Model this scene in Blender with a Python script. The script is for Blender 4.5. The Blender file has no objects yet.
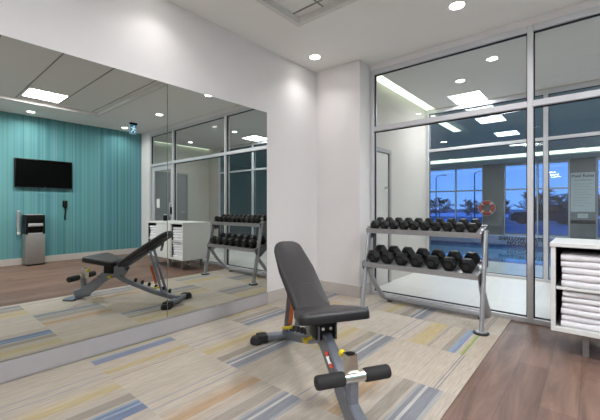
import bpy, bmesh, math, random
from mathutils import Vector, Matrix
rnd = random.Random(7)
scene = bpy.context.scene
COL = scene.collection
PI = math.pi

def lin(c):
    return tuple(((v/255)/12.92 if v/255 <= .04045 else ((v/255+.055)/1.055)**2.4) for v in c)

# ---------------------------------------------------------------- materials
MATS = {}
def mat(name, rgb, rough=.5, metal=0., noise=0., nscale=20., bump=0., bscale=200., emit=0., spec=.5, stretch=None):
    if name in MATS: return MATS[name]
    m = bpy.data.materials.new(name); m.use_nodes = True
    nt = m.node_tree; b = nt.nodes['Principled BSDF']
    c = lin(rgb)
    b.inputs['Base Color'].default_value = (*c, 1)
    b.inputs['Roughness'].default_value = rough
    b.inputs['Metallic'].default_value = metal
    b.inputs['Specular IOR Level'].default_value = spec
    tc = nt.nodes.new('ShaderNodeTexCoord')
    mp = nt.nodes.new('ShaderNodeMapping'); nt.links.new(tc.outputs['Object'], mp.inputs[0])
    if stretch: mp.inputs['Scale'].default_value = stretch
    if noise:
        n = nt.nodes.new('ShaderNodeTexNoise'); n.inputs['Scale'].default_value = nscale; n.inputs['Detail'].default_value = 4
        nt.links.new(mp.outputs[0], n.inputs['Vector'])
        r = nt.nodes.new('ShaderNodeValToRGB')
        r.color_ramp.elements[0].position = .3; r.color_ramp.elements[1].position = .7
        r.color_ramp.elements[0].color = (*[v*(1-noise) for v in c], 1)
        r.color_ramp.elements[1].color = (*[min(1, v*(1+noise)) for v in c], 1)
        nt.links.new(n.outputs['Fac'], r.inputs[0]); nt.links.new(r.outputs[0], b.inputs['Base Color'])
    if bump:
        n = nt.nodes.new('ShaderNodeTexNoise'); n.inputs['Scale'].default_value = bscale
        nt.links.new(mp.outputs[0], n.inputs['Vector'])
        bp = nt.nodes.new('ShaderNodeBump'); bp.inputs['Strength'].default_value = bump; bp.inputs['Distance'].default_value = .002
        nt.links.new(n.outputs['Fac'], bp.inputs['Height']); nt.links.new(bp.outputs[0], b.inputs['Normal'])
    if emit:
        b.inputs['Emission Color'].default_value = (*c, 1); b.inputs['Emission Strength'].default_value = emit
    MATS[name] = m
    return m

def glass_mat(name, tint, refl):
    m = bpy.data.materials.new(name); m.use_nodes = True
    nt = m.node_tree; nt.nodes.clear()
    o = nt.nodes.new('ShaderNodeOutputMaterial'); t = nt.nodes.new('ShaderNodeBsdfTransparent'); g = nt.nodes.new('ShaderNodeBsdfGlossy')
    g.inputs['Roughness'].default_value = .0; t.inputs['Color'].default_value = (*tint, 1)
    lw = nt.nodes.new('ShaderNodeLayerWeight'); lw.inputs['Blend'].default_value = .5
    pw = nt.nodes.new('ShaderNodeMath'); pw.operation = 'POWER'; pw.inputs[1].default_value = 5; nt.links.new(lw.outputs['Facing'], pw.inputs[0])
    f = nt.nodes.new('ShaderNodeMath'); f.operation = 'MULTIPLY_ADD'; f.inputs[1].default_value = 1-refl; f.inputs[2].default_value = refl; nt.links.new(pw.outputs[0], f.inputs[0])
    mx = nt.nodes.new('ShaderNodeMixShader')
    nt.links.new(f.outputs[0], mx.inputs[0]); nt.links.new(t.outputs[0], mx.inputs[1]); nt.links.new(g.outputs[0], mx.inputs[2])
    nt.links.new(mx.outputs[0], o.inputs['Surface'])
    return m

def wood_mat():
    m = bpy.data.materials.new('wood_floor'); m.use_nodes = True
    nt = m.node_tree; b = nt.nodes['Principled BSDF']; L = nt.links.new
    tc = nt.nodes.new('ShaderNodeTexCoord')
    mp = nt.nodes.new('ShaderNodeMapping'); mp.inputs['Rotation'].default_value = (0, 0, PI/2); mp.inputs['Scale'].default_value = (1, 1, 1)
    L(tc.outputs['Object'], mp.inputs[0])
    br = nt.nodes.new('ShaderNodeTexBrick'); br.inputs['Scale'].default_value = 1.0
    br.inputs['Brick Width'].default_value = 1.2; br.inputs['Row Height'].default_value = .18
    br.inputs['Mortar Size'].default_value = .0012; br.inputs['Mortar Smooth'].default_value = .2
    br.inputs['Color1'].default_value = (*lin((110, 86, 76)), 1); br.inputs['Color2'].default_value = (*lin((126, 102, 91)), 1)
    br.inputs['Mortar'].default_value = (*lin((84, 66, 58)), 1)
    L(mp.outputs[0], br.inputs['Vector'])
    mp2 = nt.nodes.new('ShaderNodeMapping'); mp2.inputs['Scale'].default_value = (9, 1.2, 1); L(tc.outputs['Object'], mp2.inputs[0])
    n = nt.nodes.new('ShaderNodeTexNoise'); n.inputs['Scale'].default_value = 1.0; n.inputs['Detail'].default_value = 8; n.inputs['Roughness'].default_value = .65; n.inputs['Distortion'].default_value = .8
    L(mp2.outputs[0], n.inputs['Vector'])
    r = nt.nodes.new('ShaderNodeValToRGB'); r.color_ramp.elements[0].position = .32; r.color_ramp.elements[1].position = .68
    r.color_ramp.elements[0].color = (.62, .60, .58, 1); r.color_ramp.elements[1].color = (1.25, 1.22, 1.2, 1)
    L(n.outputs['Fac'], r.inputs[0])
    mx = nt.nodes.new('ShaderNodeMix'); mx.data_type = 'RGBA'; mx.blend_type = 'MULTIPLY'; mx.inputs[0].default_value = 1
    L(br.outputs['Color'], mx.inputs[6]); L(r.outputs[0], mx.inputs[7]); L(mx.outputs[2], b.inputs['Base Color'])
    b.inputs['Roughness'].default_value = .5; b.inputs['Specular IOR Level'].default_value = .22
    return m

def teal_mat():
    m = bpy.data.materials.new('teal_stripe_wallcovering'); m.use_nodes = True
    nt = m.node_tree; b = nt.nodes['Principled BSDF']; L = nt.links.new
    tc = nt.nodes.new('ShaderNodeTexCoord'); sx = nt.nodes.new('ShaderNodeSeparateXYZ'); L(tc.outputs['Object'], sx.inputs[0])
    def stripes(w, seed):
        d = nt.nodes.new('ShaderNodeMath'); d.operation = 'DIVIDE'; L(sx.outputs['Y'], d.inputs[0]); d.inputs[1].default_value = w
        a = nt.nodes.new('ShaderNodeMath'); a.operation = 'ADD'; L(d.outputs[0], a.inputs[0]); a.inputs[1].default_value = seed
        fl = nt.nodes.new('ShaderNodeMath'); fl.operation = 'FLOOR'; L(a.outputs[0], fl.inputs[0])
        wn = nt.nodes.new('ShaderNodeTexWhiteNoise'); wn.noise_dimensions = '1D'; L(fl.outputs[0], wn.inputs['W'])
        return wn.outputs['Value']
    r = nt.nodes.new('ShaderNodeValToRGB'); cr = r.color_ramp
    cols = [(0, (72, 124, 134)), (.3, (90, 144, 148)), (.55, (106, 156, 158)), (.8, (82, 132, 152)), (1, (136, 172, 174))]
    cr.elements[0].position = 0; cr.elements[0].color = (*lin(cols[0][1]), 1)
    cr.elements[1].position = 1; cr.elements[1].color = (*lin(cols[-1][1]), 1)
    for p, c in cols[1:-1]:
        e = cr.elements.new(p); e.color = (*lin(c), 1)
    mx = nt.nodes.new('ShaderNodeMath'); mx.operation = 'ADD'
    h1 = nt.nodes.new('ShaderNodeMath'); h1.operation = 'MULTIPLY'; h1.inputs[1].default_value = .55; L(stripes(.055, 3.3), h1.inputs[0])
    h2 = nt.nodes.new('ShaderNodeMath'); h2.operation = 'MULTIPLY'; h2.inputs[1].default_value = .45; L(stripes(.021, 11.7), h2.inputs[0])
    L(h1.outputs[0], mx.inputs[0]); L(h2.outputs[0], mx.inputs[1]); L(mx.outputs[0], r.inputs[0]); L(r.outputs[0], b.inputs['Base Color'])
    b.inputs['Roughness'].default_value = .75; b.inputs['Specular IOR Level'].default_value = .2
    return m

def carpet_mat():
    m = bpy.data.materials.new('striped_carpet'); m.use_nodes = True
    nt = m.node_tree; b = nt.nodes['Principled BSDF']; L = nt.links.new
    a = nt.nodes.new('ShaderNodeVertexColor'); a.layer_name = 'Col'
    tc = nt.nodes.new('ShaderNodeTexCoord'); mp = nt.nodes.new('ShaderNodeMapping'); mp.inputs['Scale'].default_value = (1, .06, 1); L(tc.outputs['Object'], mp.inputs[0])
    n = nt.nodes.new('ShaderNodeTexNoise'); n.inputs['Scale'].default_value = 130; n.inputs['Detail'].default_value = 3; L(mp.outputs[0], n.inputs['Vector'])
    r = nt.nodes.new('ShaderNodeValToRGB'); r.color_ramp.elements[0].position = .3; r.color_ramp.elements[1].position = .7
    r.color_ramp.elements[0].color = (.61, .615, .63, 1); r.color_ramp.elements[1].color = (.79, .795, .81, 1); L(n.outputs['Fac'], r.inputs[0])
    mx = nt.nodes.new('ShaderNodeMix'); mx.data_type = 'RGBA'; mx.blend_type = 'MULTIPLY'; mx.inputs[0].default_value = 1
    L(a.outputs['Color'], mx.inputs[6]); L(r.outputs[0], mx.inputs[7]); L(mx.outputs[2], b.inputs['Base Color'])
    b.inputs['Roughness'].default_value = .95; b.inputs['Specular IOR Level'].default_value = .1
    n2 = nt.nodes.new('ShaderNodeTexNoise'); n2.inputs['Scale'].default_value = 500; L(tc.outputs['Object'], n2.inputs['Vector'])
    bp = nt.nodes.new('ShaderNodeBump'); bp.inputs['Strength'].default_value = .3; bp.inputs['Distance'].default_value = .002
    L(n2.outputs['Fac'], bp.inputs['Height']); L(bp.outputs[0], b.inputs['Normal'])
    return m

def tile_mat(name, c1, mortar, w, h, rough=.3, rot=None):
    m = bpy.data.materials.new(name); m.use_nodes = True
    nt = m.node_tree; b = nt.nodes['Principled BSDF']; L = nt.links.new
    tc = nt.nodes.new('ShaderNodeTexCoord'); mp = nt.nodes.new('ShaderNodeMapping')
    if rot: mp.inputs['Rotation'].default_value = rot
    L(tc.outputs['Object'], mp.inputs[0])
    br = nt.nodes.new('ShaderNodeTexBrick'); br.inputs['Scale'].default_value = 1; br.offset = 0
    br.inputs['Brick Width'].default_value = w; br.inputs['Row Height'].default_value = h; br.inputs['Mortar Size'].default_value = .004
    c = lin(c1); br.inputs['Color1'].default_value = (*c, 1); br.inputs['Color2'].default_value = (*[v*.93 for v in c], 1); br.inputs['Mortar'].default_value = (*lin(mortar), 1)
    L(mp.outputs[0], br.inputs['Vector']); L(br.outputs['Color'], b.inputs['Base Color']); b.inputs['Roughness'].default_value = rough
    return m

wall_m = mat('wall_paint', (228, 224, 224), .8, noise=.012, nscale=3, bump=.15, bscale=350, spec=.2)
ceil_m = mat('ceiling_paint', (236, 234, 231), .85, noise=.01, nscale=2, spec=.2)
tile_ceil_m = mat('ceiling_tile', (232, 230, 227), .9, noise=.03, nscale=120, bump=.4, bscale=300, spec=.1)
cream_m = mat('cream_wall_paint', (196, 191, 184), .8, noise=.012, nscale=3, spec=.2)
base_m = mat('baseboard_paint', (196, 188, 182), .6, noise=.02, nscale=9)
mbase_m = mat('mirror_base_paint', (170, 166, 168), .5, noise=.02, nscale=9)
alu_m = mat('painted_aluminium', (206, 206, 210), .38, .25, noise=.015, nscale=12)
gasket_m = mat('black_gasket', (18, 18, 20), .6, noise=.1)
tbar_m = mat('ceiling_grid_metal', (140, 138, 136), .5, noise=.02)
tray_m = mat('tray_trim_paint', (214, 211, 208), .6, noise=.02)
lens_m = mat('downlight_lens', (255, 250, 242), .5, emit=12, noise=0)
panel_m = mat('panel_lens', (246, 250, 255), .5, emit=3.2)
cove_m = mat('cove_strip', (226, 240, 216), .5, emit=1.5)
ltrim_m = mat('light_trim', (226, 224, 220), .5, noise=.01)
white_lam = mat('white_laminate', (222, 222, 220), .35, noise=.01, nscale=6)
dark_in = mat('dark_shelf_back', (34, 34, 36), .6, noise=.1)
towel_m = mat('white_terry', (232, 230, 234), .95, noise=.03, nscale=60, bump=.8, bscale=700, spec=.1)
steel_leg = mat('brushed_leg', (150, 148, 148), .35, .6, noise=.05, nscale=30)
rack_m = mat('rack_silver', (168, 168, 172), .38, .45, noise=.03, nscale=30)
rack_dark = mat('rack_dark_bracket', (96, 96, 100), .45, .4, noise=.05)
rubber_m = mat('black_rubber', (10, 10, 12), .45, noise=.15, nscale=50, spec=.35)
foot_m = mat('foot_rubber', (24, 24, 25), .6, noise=.1)
chrome_m = mat('chrome', (214, 210, 200), .28, 1., noise=.02)
hexface_m = mat('hex_face_grey', (34, 34, 37), .5, noise=.1)
bench_m = mat('bench_grey_metal', (126, 130, 140), .35, .5, noise=.03, nscale=30)
pad_m = mat('charcoal_vinyl', (52, 50, 52), .42, noise=.06, nscale=25, bump=.35, bscale=260)
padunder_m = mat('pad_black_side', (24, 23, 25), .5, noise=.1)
foam_m = mat('black_foam', (34, 33, 34), .75, noise=.1, nscale=60, bump=.5)
yellow_m = mat('yellow_plastic', (222, 196, 30), .4, noise=.03)
red_m = mat('red_sticker', (196, 70, 50), .5, noise=.03)
orange_m = mat('orange_sleeve', (196, 98, 52), .5, noise=.05)
whitest_m = mat('white_sticker', (232, 230, 228), .5, noise=.01)
black_pl = mat('black_plastic', (9, 9, 10), .4, noise=.1, spec=.3)
screen_m = mat('tv_screen', (3, 3, 4), .3, noise=0, spec=.1)
cooler_m = mat('cooler_grey', (150, 146, 144), .35, .4, noise=.04, nscale=12)
grey_pl = mat('grey_plastic', (170, 172, 176), .4, noise=.03)
light_floor = tile_mat('vestibule_floor_tile', (214, 211, 206), (190, 187, 182), .6, .6, .35)
deck_m = tile_mat('pool_deck_tile', (176, 184, 180), (150, 156, 152), .3, .3, .25)
deckband_m = tile_mat('navy_edge_tile', (52, 70, 120), (90, 100, 130), .15, .15, .25)
water_m = mat('pool_water', (60, 110, 150), .03, noise=.05, nscale=2, bump=.25, bscale=5, spec=1.)
column_m = tile_mat('column_stone_tile', (128, 128, 134), (104, 104, 110), .6, .3, .4, (PI/2, 0, 0))
lifering_m = mat('life_ring_red', (206, 62, 44), .5, noise=.05)
snow_m = mat('snowy_ground', (130, 134, 142), .9, noise=.35, nscale=.12)
snowb_m = mat('snow_bank', (225, 232, 250), .9, noise=.1, nscale=1)
bark_m = mat('bark', (40, 38, 44), .9, noise=.2)
car_m = mat('car_paint_dark', (30, 34, 50), .3, .3, noise=.05)
carglass_m = mat('car_glass', (16, 20, 30), .08, noise=.05)
silver_m = mat('metal_pole', (70, 74, 84), .4, .5, noise=.05)
door_m = mat('door_paint', (206, 202, 196), .5, noise=.01)
doorgrey_m = mat('grey_door_paint', (150, 148, 148), .5, noise=.02)
textdark_m = mat('sign_lettering', (40, 42, 48), .6, noise=.05)
signw_m = mat('sign_panel', (205, 212, 222), .5, noise=.02)
exit_m = mat('exit_sign_face', (40, 130, 165), .4, emit=.5)
exitfig_m = mat('exit_sign_figure', (235, 245, 250), .4, emit=.6)
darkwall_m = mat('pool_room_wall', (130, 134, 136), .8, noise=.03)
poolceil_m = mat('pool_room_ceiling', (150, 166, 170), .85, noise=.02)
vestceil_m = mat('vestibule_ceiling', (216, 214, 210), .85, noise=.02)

mir_m = bpy.data.materials.new('mirror_silver'); mir_m.use_nodes = True
_b = mir_m.node_tree.nodes['Principled BSDF']
_b.inputs['Base Color'].default_value = (.65, .675, .645, 1); _b.inputs['Metallic'].default_value = 1; _b.inputs['Roughness'].default_value = .0
glass_m = glass_mat('window_glass', (.96, .97, .97), .03)
glass2_m = glass_mat('tinted_glass', (.90, .94, .965), .03)

# ---------------------------------------------------------------- mesh builder
class MB:
    def __init__(s): s.bm = bmesh.new(); s.mi = 0
    def _fin(s, faces):
        for f in faces: f.material_index = s.mi
    def box(s, x0, y0, z0, x1, y1, z1, bev=0., seg=2, M=None):
        t = bmesh.new(); bmesh.ops.create_cube(t, size=1)
        for v in t.verts:
            v.co = Vector(((x0+x1)/2+v.co.x*(x1-x0), (y0+y1)/2+v.co.y*(y1-y0), (z0+z1)/2+v.co.z*(z1-z0)))
        if bev: bmesh.ops.bevel(t, geom=t.edges[:], offset=bev, segments=seg, affect='EDGES', profile=.5)
        s._merge(t, M); return s
    def _merge(s, t, M=None):
        if M is not None: bmesh.ops.transform(t, matrix=M, verts=t.verts)
        t.verts.index_update()
        vs = [s.bm.verts.new(v.co) for v in t.verts]
        for f in t.faces:
            try:
                nf = s.bm.faces.new([vs[v.index] for v in f.verts]); nf.material_index = s.mi
            except ValueError: pass
        t.free()
    def cyl(s, p0, p1, r, r2=None, n=20, bev=0):
        p0 = Vector(p0); p1 = Vector(p1); d = p1-p0; L = d.length; r2 = r if r2 is None else r2
        if bev: prof = [(0, 0), (r-bev, 0), (r-bev*.3, bev*.3), (r, bev), (r2, L-bev), (r2-bev*.3, L-bev*.3), (r2-bev, L), (0, L)]
        else: prof = [(0, 0), (r, 0), (r2, L), (0, L)]
        return s.lathe(prof, p0, d, n)
    def lathe(s, prof, origin, axis=(0, 0, 1), n=24):
        axis = Vector(axis).normalized(); q = Vector((0, 0, 1)).rotation_difference(axis).to_matrix(); o = Vector(origin)
        rings = []
        for r, h in prof:
            if r <= 1e-6: rings.append([s.bm.verts.new(o+q@Vector((0, 0, h)))])
            else: rings.append([s.bm.verts.new(o+q@Vector((r*math.cos(2*PI*i/n), r*math.sin(2*PI*i/n), h))) for i in range(n)])
        for a, b in zip(rings, rings[1:]):
            for i in range(n):
                j = (i+1) % n
                if len(a) == 1 and len(b) == 1: continue
                if len(a) == 1: f = [a[0], b[i], b[j]]
                elif len(b) == 1: f = [a[i], a[j], b[0]]
                else: f = [a[i], a[j], b[j], b[i]]
                nf = s.bm.faces.new(f); nf.material_index = s.mi
        return s
    def sweep(s, pts, sec, up=(0, 0, 1), caps=True):
        pts = [Vector(p) for p in pts]; up = Vector(up).normalized(); rings = []
        for i, p in enumerate(pts):
            if i == 0: d = pts[1]-p
            elif i == len(pts)-1: d = p-pts[i-1]
            else: d = (pts[i+1]-p).normalized()+(p-pts[i-1]).normalized()
            d.normalize()
            side = d.cross(up)
            if side.length < 1e-4: side = d.cross(Vector((1, 0, 0)))
            side.normalize(); u = side.cross(d).normalized()
            rings.append([s.bm.verts.new(p+side*a+u*b) for a, b in sec])
        n = len(sec)
        for A, B in zip(rings, rings[1:]):
            for i in range(n):
                j = (i+1) % n
                nf = s.bm.faces.new([A[i], A[j], B[j], B[i]]); nf.material_index = s.mi
        if caps:
            for R in (rings[0][::-1], rings[-1]):
                nf = s.bm.faces.new(R); nf.material_index = s.mi
        return s
    def tube(s, pts, r, n=12, up=(0, 0, 1)):
        return s.sweep(pts, [(r*math.cos(2*PI*i/n), r*math.sin(2*PI*i/n)) for i in range(n)], up)
    def rtube(s, pts, w, h, c=.006, up=(0, 0, 1)):
        a, b = w/2, h/2
        return s.sweep(pts, [(a-c, -b), (a, -b+c), (a, b-c), (a-c, b), (-a+c, b), (-a, b-c), (-a, -b+c), (-a+c, -b)], up)
    def prism(s, poly, p0, ax, ay, az, depth):
        # poly of (a,b) in plane ax/ay from p0, extruded along az by depth
        p0, ax, ay, az = Vector(p0), Vector(ax), Vector(ay), Vector(az)
        A = [s.bm.verts.new(p0+ax*a+ay*b) for a, b in poly]; B = [s.bm.verts.new(p0+ax*a+ay*b+az*depth) for a, b in poly]
        n = len(poly)
        fs = [s.bm.faces.new(A[::-1]), s.bm.faces.new(B)]
        for i in range(n): fs.append(s.bm.faces.new([A[i], A[(i+1) % n], B[(i+1) % n], B[i]]))
        s._fin(fs); return s
    def build(s, name, m, parent=None, smooth=True, ang=35, loc=None):
        bmesh.ops.recalc_face_normals(s.bm, faces=s.bm.faces)
        me = bpy.data.meshes.new(name); s.bm.to_mesh(me); s.bm.free()
        for mm in (m if isinstance(m, (list, tuple)) else [m]): me.materials.append(mm)
        if smooth:
            for p in me.polygons: p.use_smooth = True
            try: me.set_sharp_from_angle(angle=math.radians(ang))
            except Exception: pass
        o = bpy.data.objects.new(name, me); COL.objects.link(o)
        if parent: o.parent = parent
        if loc: o.location = loc
        return o

def tag(o, label=None, cat=None, group=None, kind=None):
    if label: o['label'] = label
    if cat: o['category'] = cat
    if group: o['group'] = group
    if kind: o['kind'] = kind
    return o
def empty(name, loc=(0, 0, 0), rz=0., label=None, cat=None, group=None, kind=None):
    o = bpy.data.objects.new(name, None); o.location = loc; o.rotation_euler = (0, 0, rz); o.empty_display_size = .1
    COL.objects.link(o); return tag(o, label, cat, group, kind)
def struct(mb, name, m, smooth=False): return tag(mb.build(name, m, smooth=smooth), kind='structure')
def copy_tree(o, parent=None):
    c = o.copy(); COL.objects.link(c); c.parent = parent
    for ch in list(o.children): copy_tree(ch, c)
    return c
def text_mesh(s, size, loc, rot, m, parent, name='lettering', align='CENTER', ext=.001, bold=0.):
    cu = bpy.data.curves.new(name, 'FONT'); cu.body = s; cu.offset = bold; cu.size = size; cu.align_x = align; cu.align_y = 'CENTER'; cu.extrude = ext
    t = bpy.data.objects.new(name, cu); COL.objects.link(t)
    dg = bpy.context.evaluated_depsgraph_get(); me = bpy.data.meshes.new_from_object(t.evaluated_get(dg))
    COL.objects.unlink(t); bpy.data.objects.remove(t)
    me.materials.clear(); me.materials.append(m)
    o = bpy.data.objects.new(name, me); COL.objects.link(o); o.parent = parent; o.location = loc; o.rotation_euler = rot
    return o

# ---------------------------------------------------------------- room constants
W = 5.9; YG = 4.12; CH = 3.03; YB = -1.6; Y2 = 6.52; YP = 16.6; CV = 2.98
G0, G1 = YG-.05, YG+.05

# ---- floor, carpet
struct(MB().box(0, YB, -.06, W, G1, 0), 'floor', wood_mat())
def carpet():
    bm = bmesh.new(); lay = bm.loops.layers.float_color.new('Col')
    zt = .006; X0, X1 = .012, 2.31
    def quad(x0, x1, y0, y1, c):
        x0 = max(x0, X0); x1 = min(x1, X1); y0 = max(y0, YB+.01); y1 = min(y1, G0-.002)
        if x1 <= x0 or y1 <= y0: return
        f = bm.faces.new([bm.verts.new((x0, y0, zt)), bm.verts.new((x1, y0, zt)), bm.verts.new((x1, y1, zt)), bm.verts.new((x0, y1, zt))])
        for l in f.loops: l[lay] = (*lin(c), 1)
    S = .605; H = .635
    base = [(212, 199, 182), (208, 194, 176), (215, 203, 188), (205, 192, 178)]
    yel = (214, 190, 128); ora = (206, 164, 118); gr = (156, 148, 136); bl = (112, 124, 144); lb = (160, 168, 178); wh = (220, 222, 222)
    dbl = (84, 112, 168); sky = (128, 166, 206); grn = (158, 180, 92); tan = (200, 178, 148); ygr = (196, 194, 112); lil = (168, 166, 180)
    R = random.Random(3)
    for c in range(-1, 5):
        xa = -.105+c*S
        for r in range(-4, 7):
            ya = .30+r*H; yb = ya+H
            b = base[(c*3+r*5) % 4]
            segs = []
            if (c+r) % 2:   # accent tile
                v = (c+1)*7+(r+4)*3
                lead = [yel, yel, ora][(c+r*2) % 3] if c > 0 else yel
                if (c, r) == (2, 1): lead = ora
                if (c, r) == (3, 2): lead = ora
                if (c, r) in ((2, 3), (3, 4), (2, 5), (1, 2)): lead = yel
                if (c, r) in ((0, 1), (1, 0)):
                    blue = [dbl, sky, dbl]
                elif (c, r) == (3, 4): blue = [sky, sky, dbl]
                else: blue = [bl, lb, bl]
                segs = [(.0, .03, b), (.03, .09, [min(255, int((a+d)/2+8)) for a, d in zip(lead, b)]), (.09, .16, lead), (.16, .18, b), (.18, .20, [int((a+d)/2) for a, d in zip(lead, b)]), (.20, .265, b)]
                if (c, r) == (0, 1):
                    segs = [(0, .11, b), (.115, .14, grn), (.14, .195, b), (.195, .215, sky), (.215, .30, (110, 132, 180)), (.30, .36, b), (.36, .45, b), (.45, .51, yel), (.51, .6, b)]
                elif (c, r) == (3, 4):
                    segs = [(0, .03, b), (.03, .17, yel), (.17, .18, b), (.18, .205, (172, 164, 160)), (.205, .30, b), (.30, .345, gr), (.345, .365, sky), (.365, .385, (128, 160, 205)), (.385, .405, (96, 138, 205)), (.405, .435, b), (.435, .448, ygr), (.448, .465, (120, 170, 80)), (.465, .605, b)]
                else:
                    segs += [(.265, .345, gr), (.345, .365, b), (.365, .385, blue[1]), (.385, .41, blue[0]), (.41, .43, wh if blue[0] == bl else blue[1]), (.43, .50, blue[2]), (.50, .525, lb if blue[0] == bl else b), (.525, .605, b)]
                    if (c, r) == (1, 0): segs[-1] = (.525, .605, b); segs += []
            else:
                segs = [(0, .2, b), (.2, .206, (190, 180, 172)), (.206, .33, b), (.33, .338, (186, 178, 172)), (.338, .46, b), (.46, .475, lil), (.475, .535, b), (.535, .552, lil), (.552, .605, b)] if c < 3 else \
                       [(0, .3, b), (.3, .308, (182, 172, 166)), (.308, .455, b), (.455, .463, (120, 124, 138)), (.463, .475, b), (.475, .483, (120, 124, 138)), (.483, .605, b)]
            segs = [(a, d, [q*.56+w*.44 for q, w in zip(col, b)] if col is not b else b) for a, d, col in segs]
            for a, d, col in segs:
                j = R.uniform(-3, 3); quad(xa+a, xa+d, ya, yb, [max(0, min(255, q+j)) for q in col])
    # sides
    def side(p, q):
        f = bm.faces.new([bm.verts.new((*p, 0)), bm.verts.new((*q, 0)), bm.verts.new((*q, zt)), bm.verts.new((*p, zt))])
        for l in f.loops: l[lay] = (*lin((150, 140, 128)), 1)
    side((X1, YB+.01), (X1, G0-.002)); side((X0, YB+.01), (X0, G0-.002)); side((X0, G0-.002), (X1, G0-.002)); side((X0, YB+.01), (X1, YB+.01))
    me = bpy.data.meshes.new('carpet'); bm.to_mesh(me); bm.free(); me.materials.append(carpet_mat())
    o = bpy.data.objects.new('carpet', me); COL.objects.link(o)
    tag(o, 'beige carpet with blue, grey, yellow and orange striped tiles beside the wood floor', 'carpet')
carpet()

# ---- walls
struct(MB().box(-.12, YB, 0, 0, G1, CH+.2), 'wall_left', wall_m)
struct(MB().box(0, 3.81, 0, .69, G1, CH), 'wall_corner', wall_m)
struct(MB().box(W, YB, 0, W+.12, G1, CH), 'wall_right', teal_mat())
struct(MB().box(-.12, YB-.12, 0, W+.12, YB, CH+.2), 'wall_back', wall_m)
mb = MB(); mb.box(.69, G0, 2.96, W, G1, CH+.15); mb.box(5.48, G0, 0, W, G1, 2.96)
struct(mb, 'wall_front', wall_m)
# ceiling with a recessed tile tray
TX0, TX1, TY0, TY1 = .62, 4.86, -1.4, 2.70
mb = MB()
mb.box(0, TY1, CH, W, G0, CH+.15); mb.box(0, YB, CH, TX0, TY1, CH+.15); mb.box(TX1, YB, CH, W, TY1, CH+.15); mb.box(TX0, YB, CH, TX1, TY0, CH+.15)
struct(mb, 'ceiling', ceil_m)
mb = MB(); 
for (x0, y0, x1, y1) in ((TX0, TY0, TX0+.05, TY1), (TX1-.05, TY0, TX1, TY1), (TX0+.05, TY0, TX1-.05, TY0+.05), (TX0+.05, TY1-.05, TX1-.05, TY1)):
    mb.box(x0, y0, CH-.012, x1, y1, CH+.05)
struct(mb, 'trim_1', tray_m)
struct(MB().box(TX0, TY0, CH+.05, TX1, TY1, CH+.1), 'ceiling_2', tile_ceil_m)
mb = MB()
yk = 2.56
while yk > TY0: mb.box(TX0+.05, yk-.007, CH+.044, TX1-.05, yk+.007, CH+.05); yk -= .6
for xk in (.97,): mb.box(xk-.007, TY0+.05, CH+.043, xk+.007, TY1-.05, CH+.05)
struct(mb, 'trim_2', tbar_m)

# baseboards
mb = MB(); mb.box(0, 2.84, 0.006, .014, 3.81, .145); struct(mb, 'baseboard_left', base_m)
mb = MB(); mb.box(0.014, 3.796, 0.006, .704, 3.81, .145); mb.box(.69, 3.81, .006, .704, G0-.001, .145); struct(mb, 'baseboard_corner', base_m)
mb = MB(); mb.box(W-.014, YB, 0, W, G0, .13); struct(mb, 'baseboard_right', base_m)
mb = MB(); mb.box(5.5, G0-.014, 0, W-.015, G0, .13); struct(mb, 'baseboard_front', base_m)
mb = MB(); mb.box(0, YB+.01, .02, .03, 2.84, .150); mb.box(0, YB+.01, .006, .018, 2.84, .02); struct(mb, 'baseboard_mirror', mbase_m)

# ---- mirror
mr = empty('wall_mirror', (0, 1, .155), label='full-height frameless wall mirror with vertical seam, covering the left wall', cat='mirror')
for y0, y1 in ((-.90, .335), (.339, 1.577), (1.581, 2.82)):
    MB().box(.0, y0-1, 0, .03, y1-1, 2.11, .0015, 1).build('mirror_panel', mir_m, mr, smooth=False)

# ---- glazing
def glazing(name, xs, y0, y1, zs, mull, rail, glassm, doorspan=None, fm=alu_m, sill=.06, headh=.06):
    """xs: mullion centres (jambs at ends); zs: rail centres between sill and head"""
    root = empty(name, ((xs[0]+xs[-1])/2, (y0+y1)/2, 0), kind='structure')
    ox, oy = root.location.x, root.location.y; yc = (y0+y1)/2
    f = MB()
    X0, X1 = xs[0]-mull/2, xs[-1]+mull/2; top = zs[-1]
    for x in xs: f.box(x-mull/2-ox, y0-oy, 0, x+mull/2-ox, y1-oy, top+headh, .004, 1)
    for a, b in zip(xs, xs[1:]):
        isdoor = doorspan and abs(a-doorspan) < .01
        for z, h in [(0, sill)]+[(z-rail/2, rail) for z in zs[:-1]]+[(top, headh)]:
            if isdoor and z == 0: continue
            f.box(a+mull/2-ox, y0-oy, z, b-mull/2-ox, y1-oy, z+h, .003, 1)
    f.build('frame', fm, root, smooth=False)
    for a, b in zip(xs, xs[1:]):
        isdoor = doorspan and abs(a-doorspan) < .01
        lv = [sill]+[z for z in zs]
        for i in range(len(lv)-1):
            za = lv[i] if i == 0 else lv[i]+rail/2; zb = lv[i+1]-rail/2 if i+1 < len(lv)-1 else lv[i+1]
            if isdoor and i == 0: continue
            xa, xb = a+mull/2, b-mull/2; g = .010
            k = MB()
            for bx in ((xa, za, xa+g, zb), (xb-g, za, xb, zb), (xa+g, za, xb-g, za+g), (xa+g, zb-g, xb-g, zb)):
                k.box(bx[0]-ox, yc-.014-oy, bx[1], bx[2]-ox, yc+.014-oy, bx[3])
            k.build('gasket', gasket_m, root, smooth=False)
            MB().box(xa+g*.5-ox, yc-.003-oy, za+g*.5, xb-g*.5-ox, yc+.003-oy, zb-g*.5).build('pane', glassm, root, smooth=False)
    return root
glazing('window_1', [.72, 2.47, 4.38, 5.45], G0, G1, [2.18, 2.90], .05, .06, glass_m, doorspan=4.38, sill=.05)
glazing('window_2', [.58, 2.40, 4.38, 5.9], Y2-.05, Y2+.05, [2.21, 2.90], .06, .05, glass2_m, sill=.04)

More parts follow.
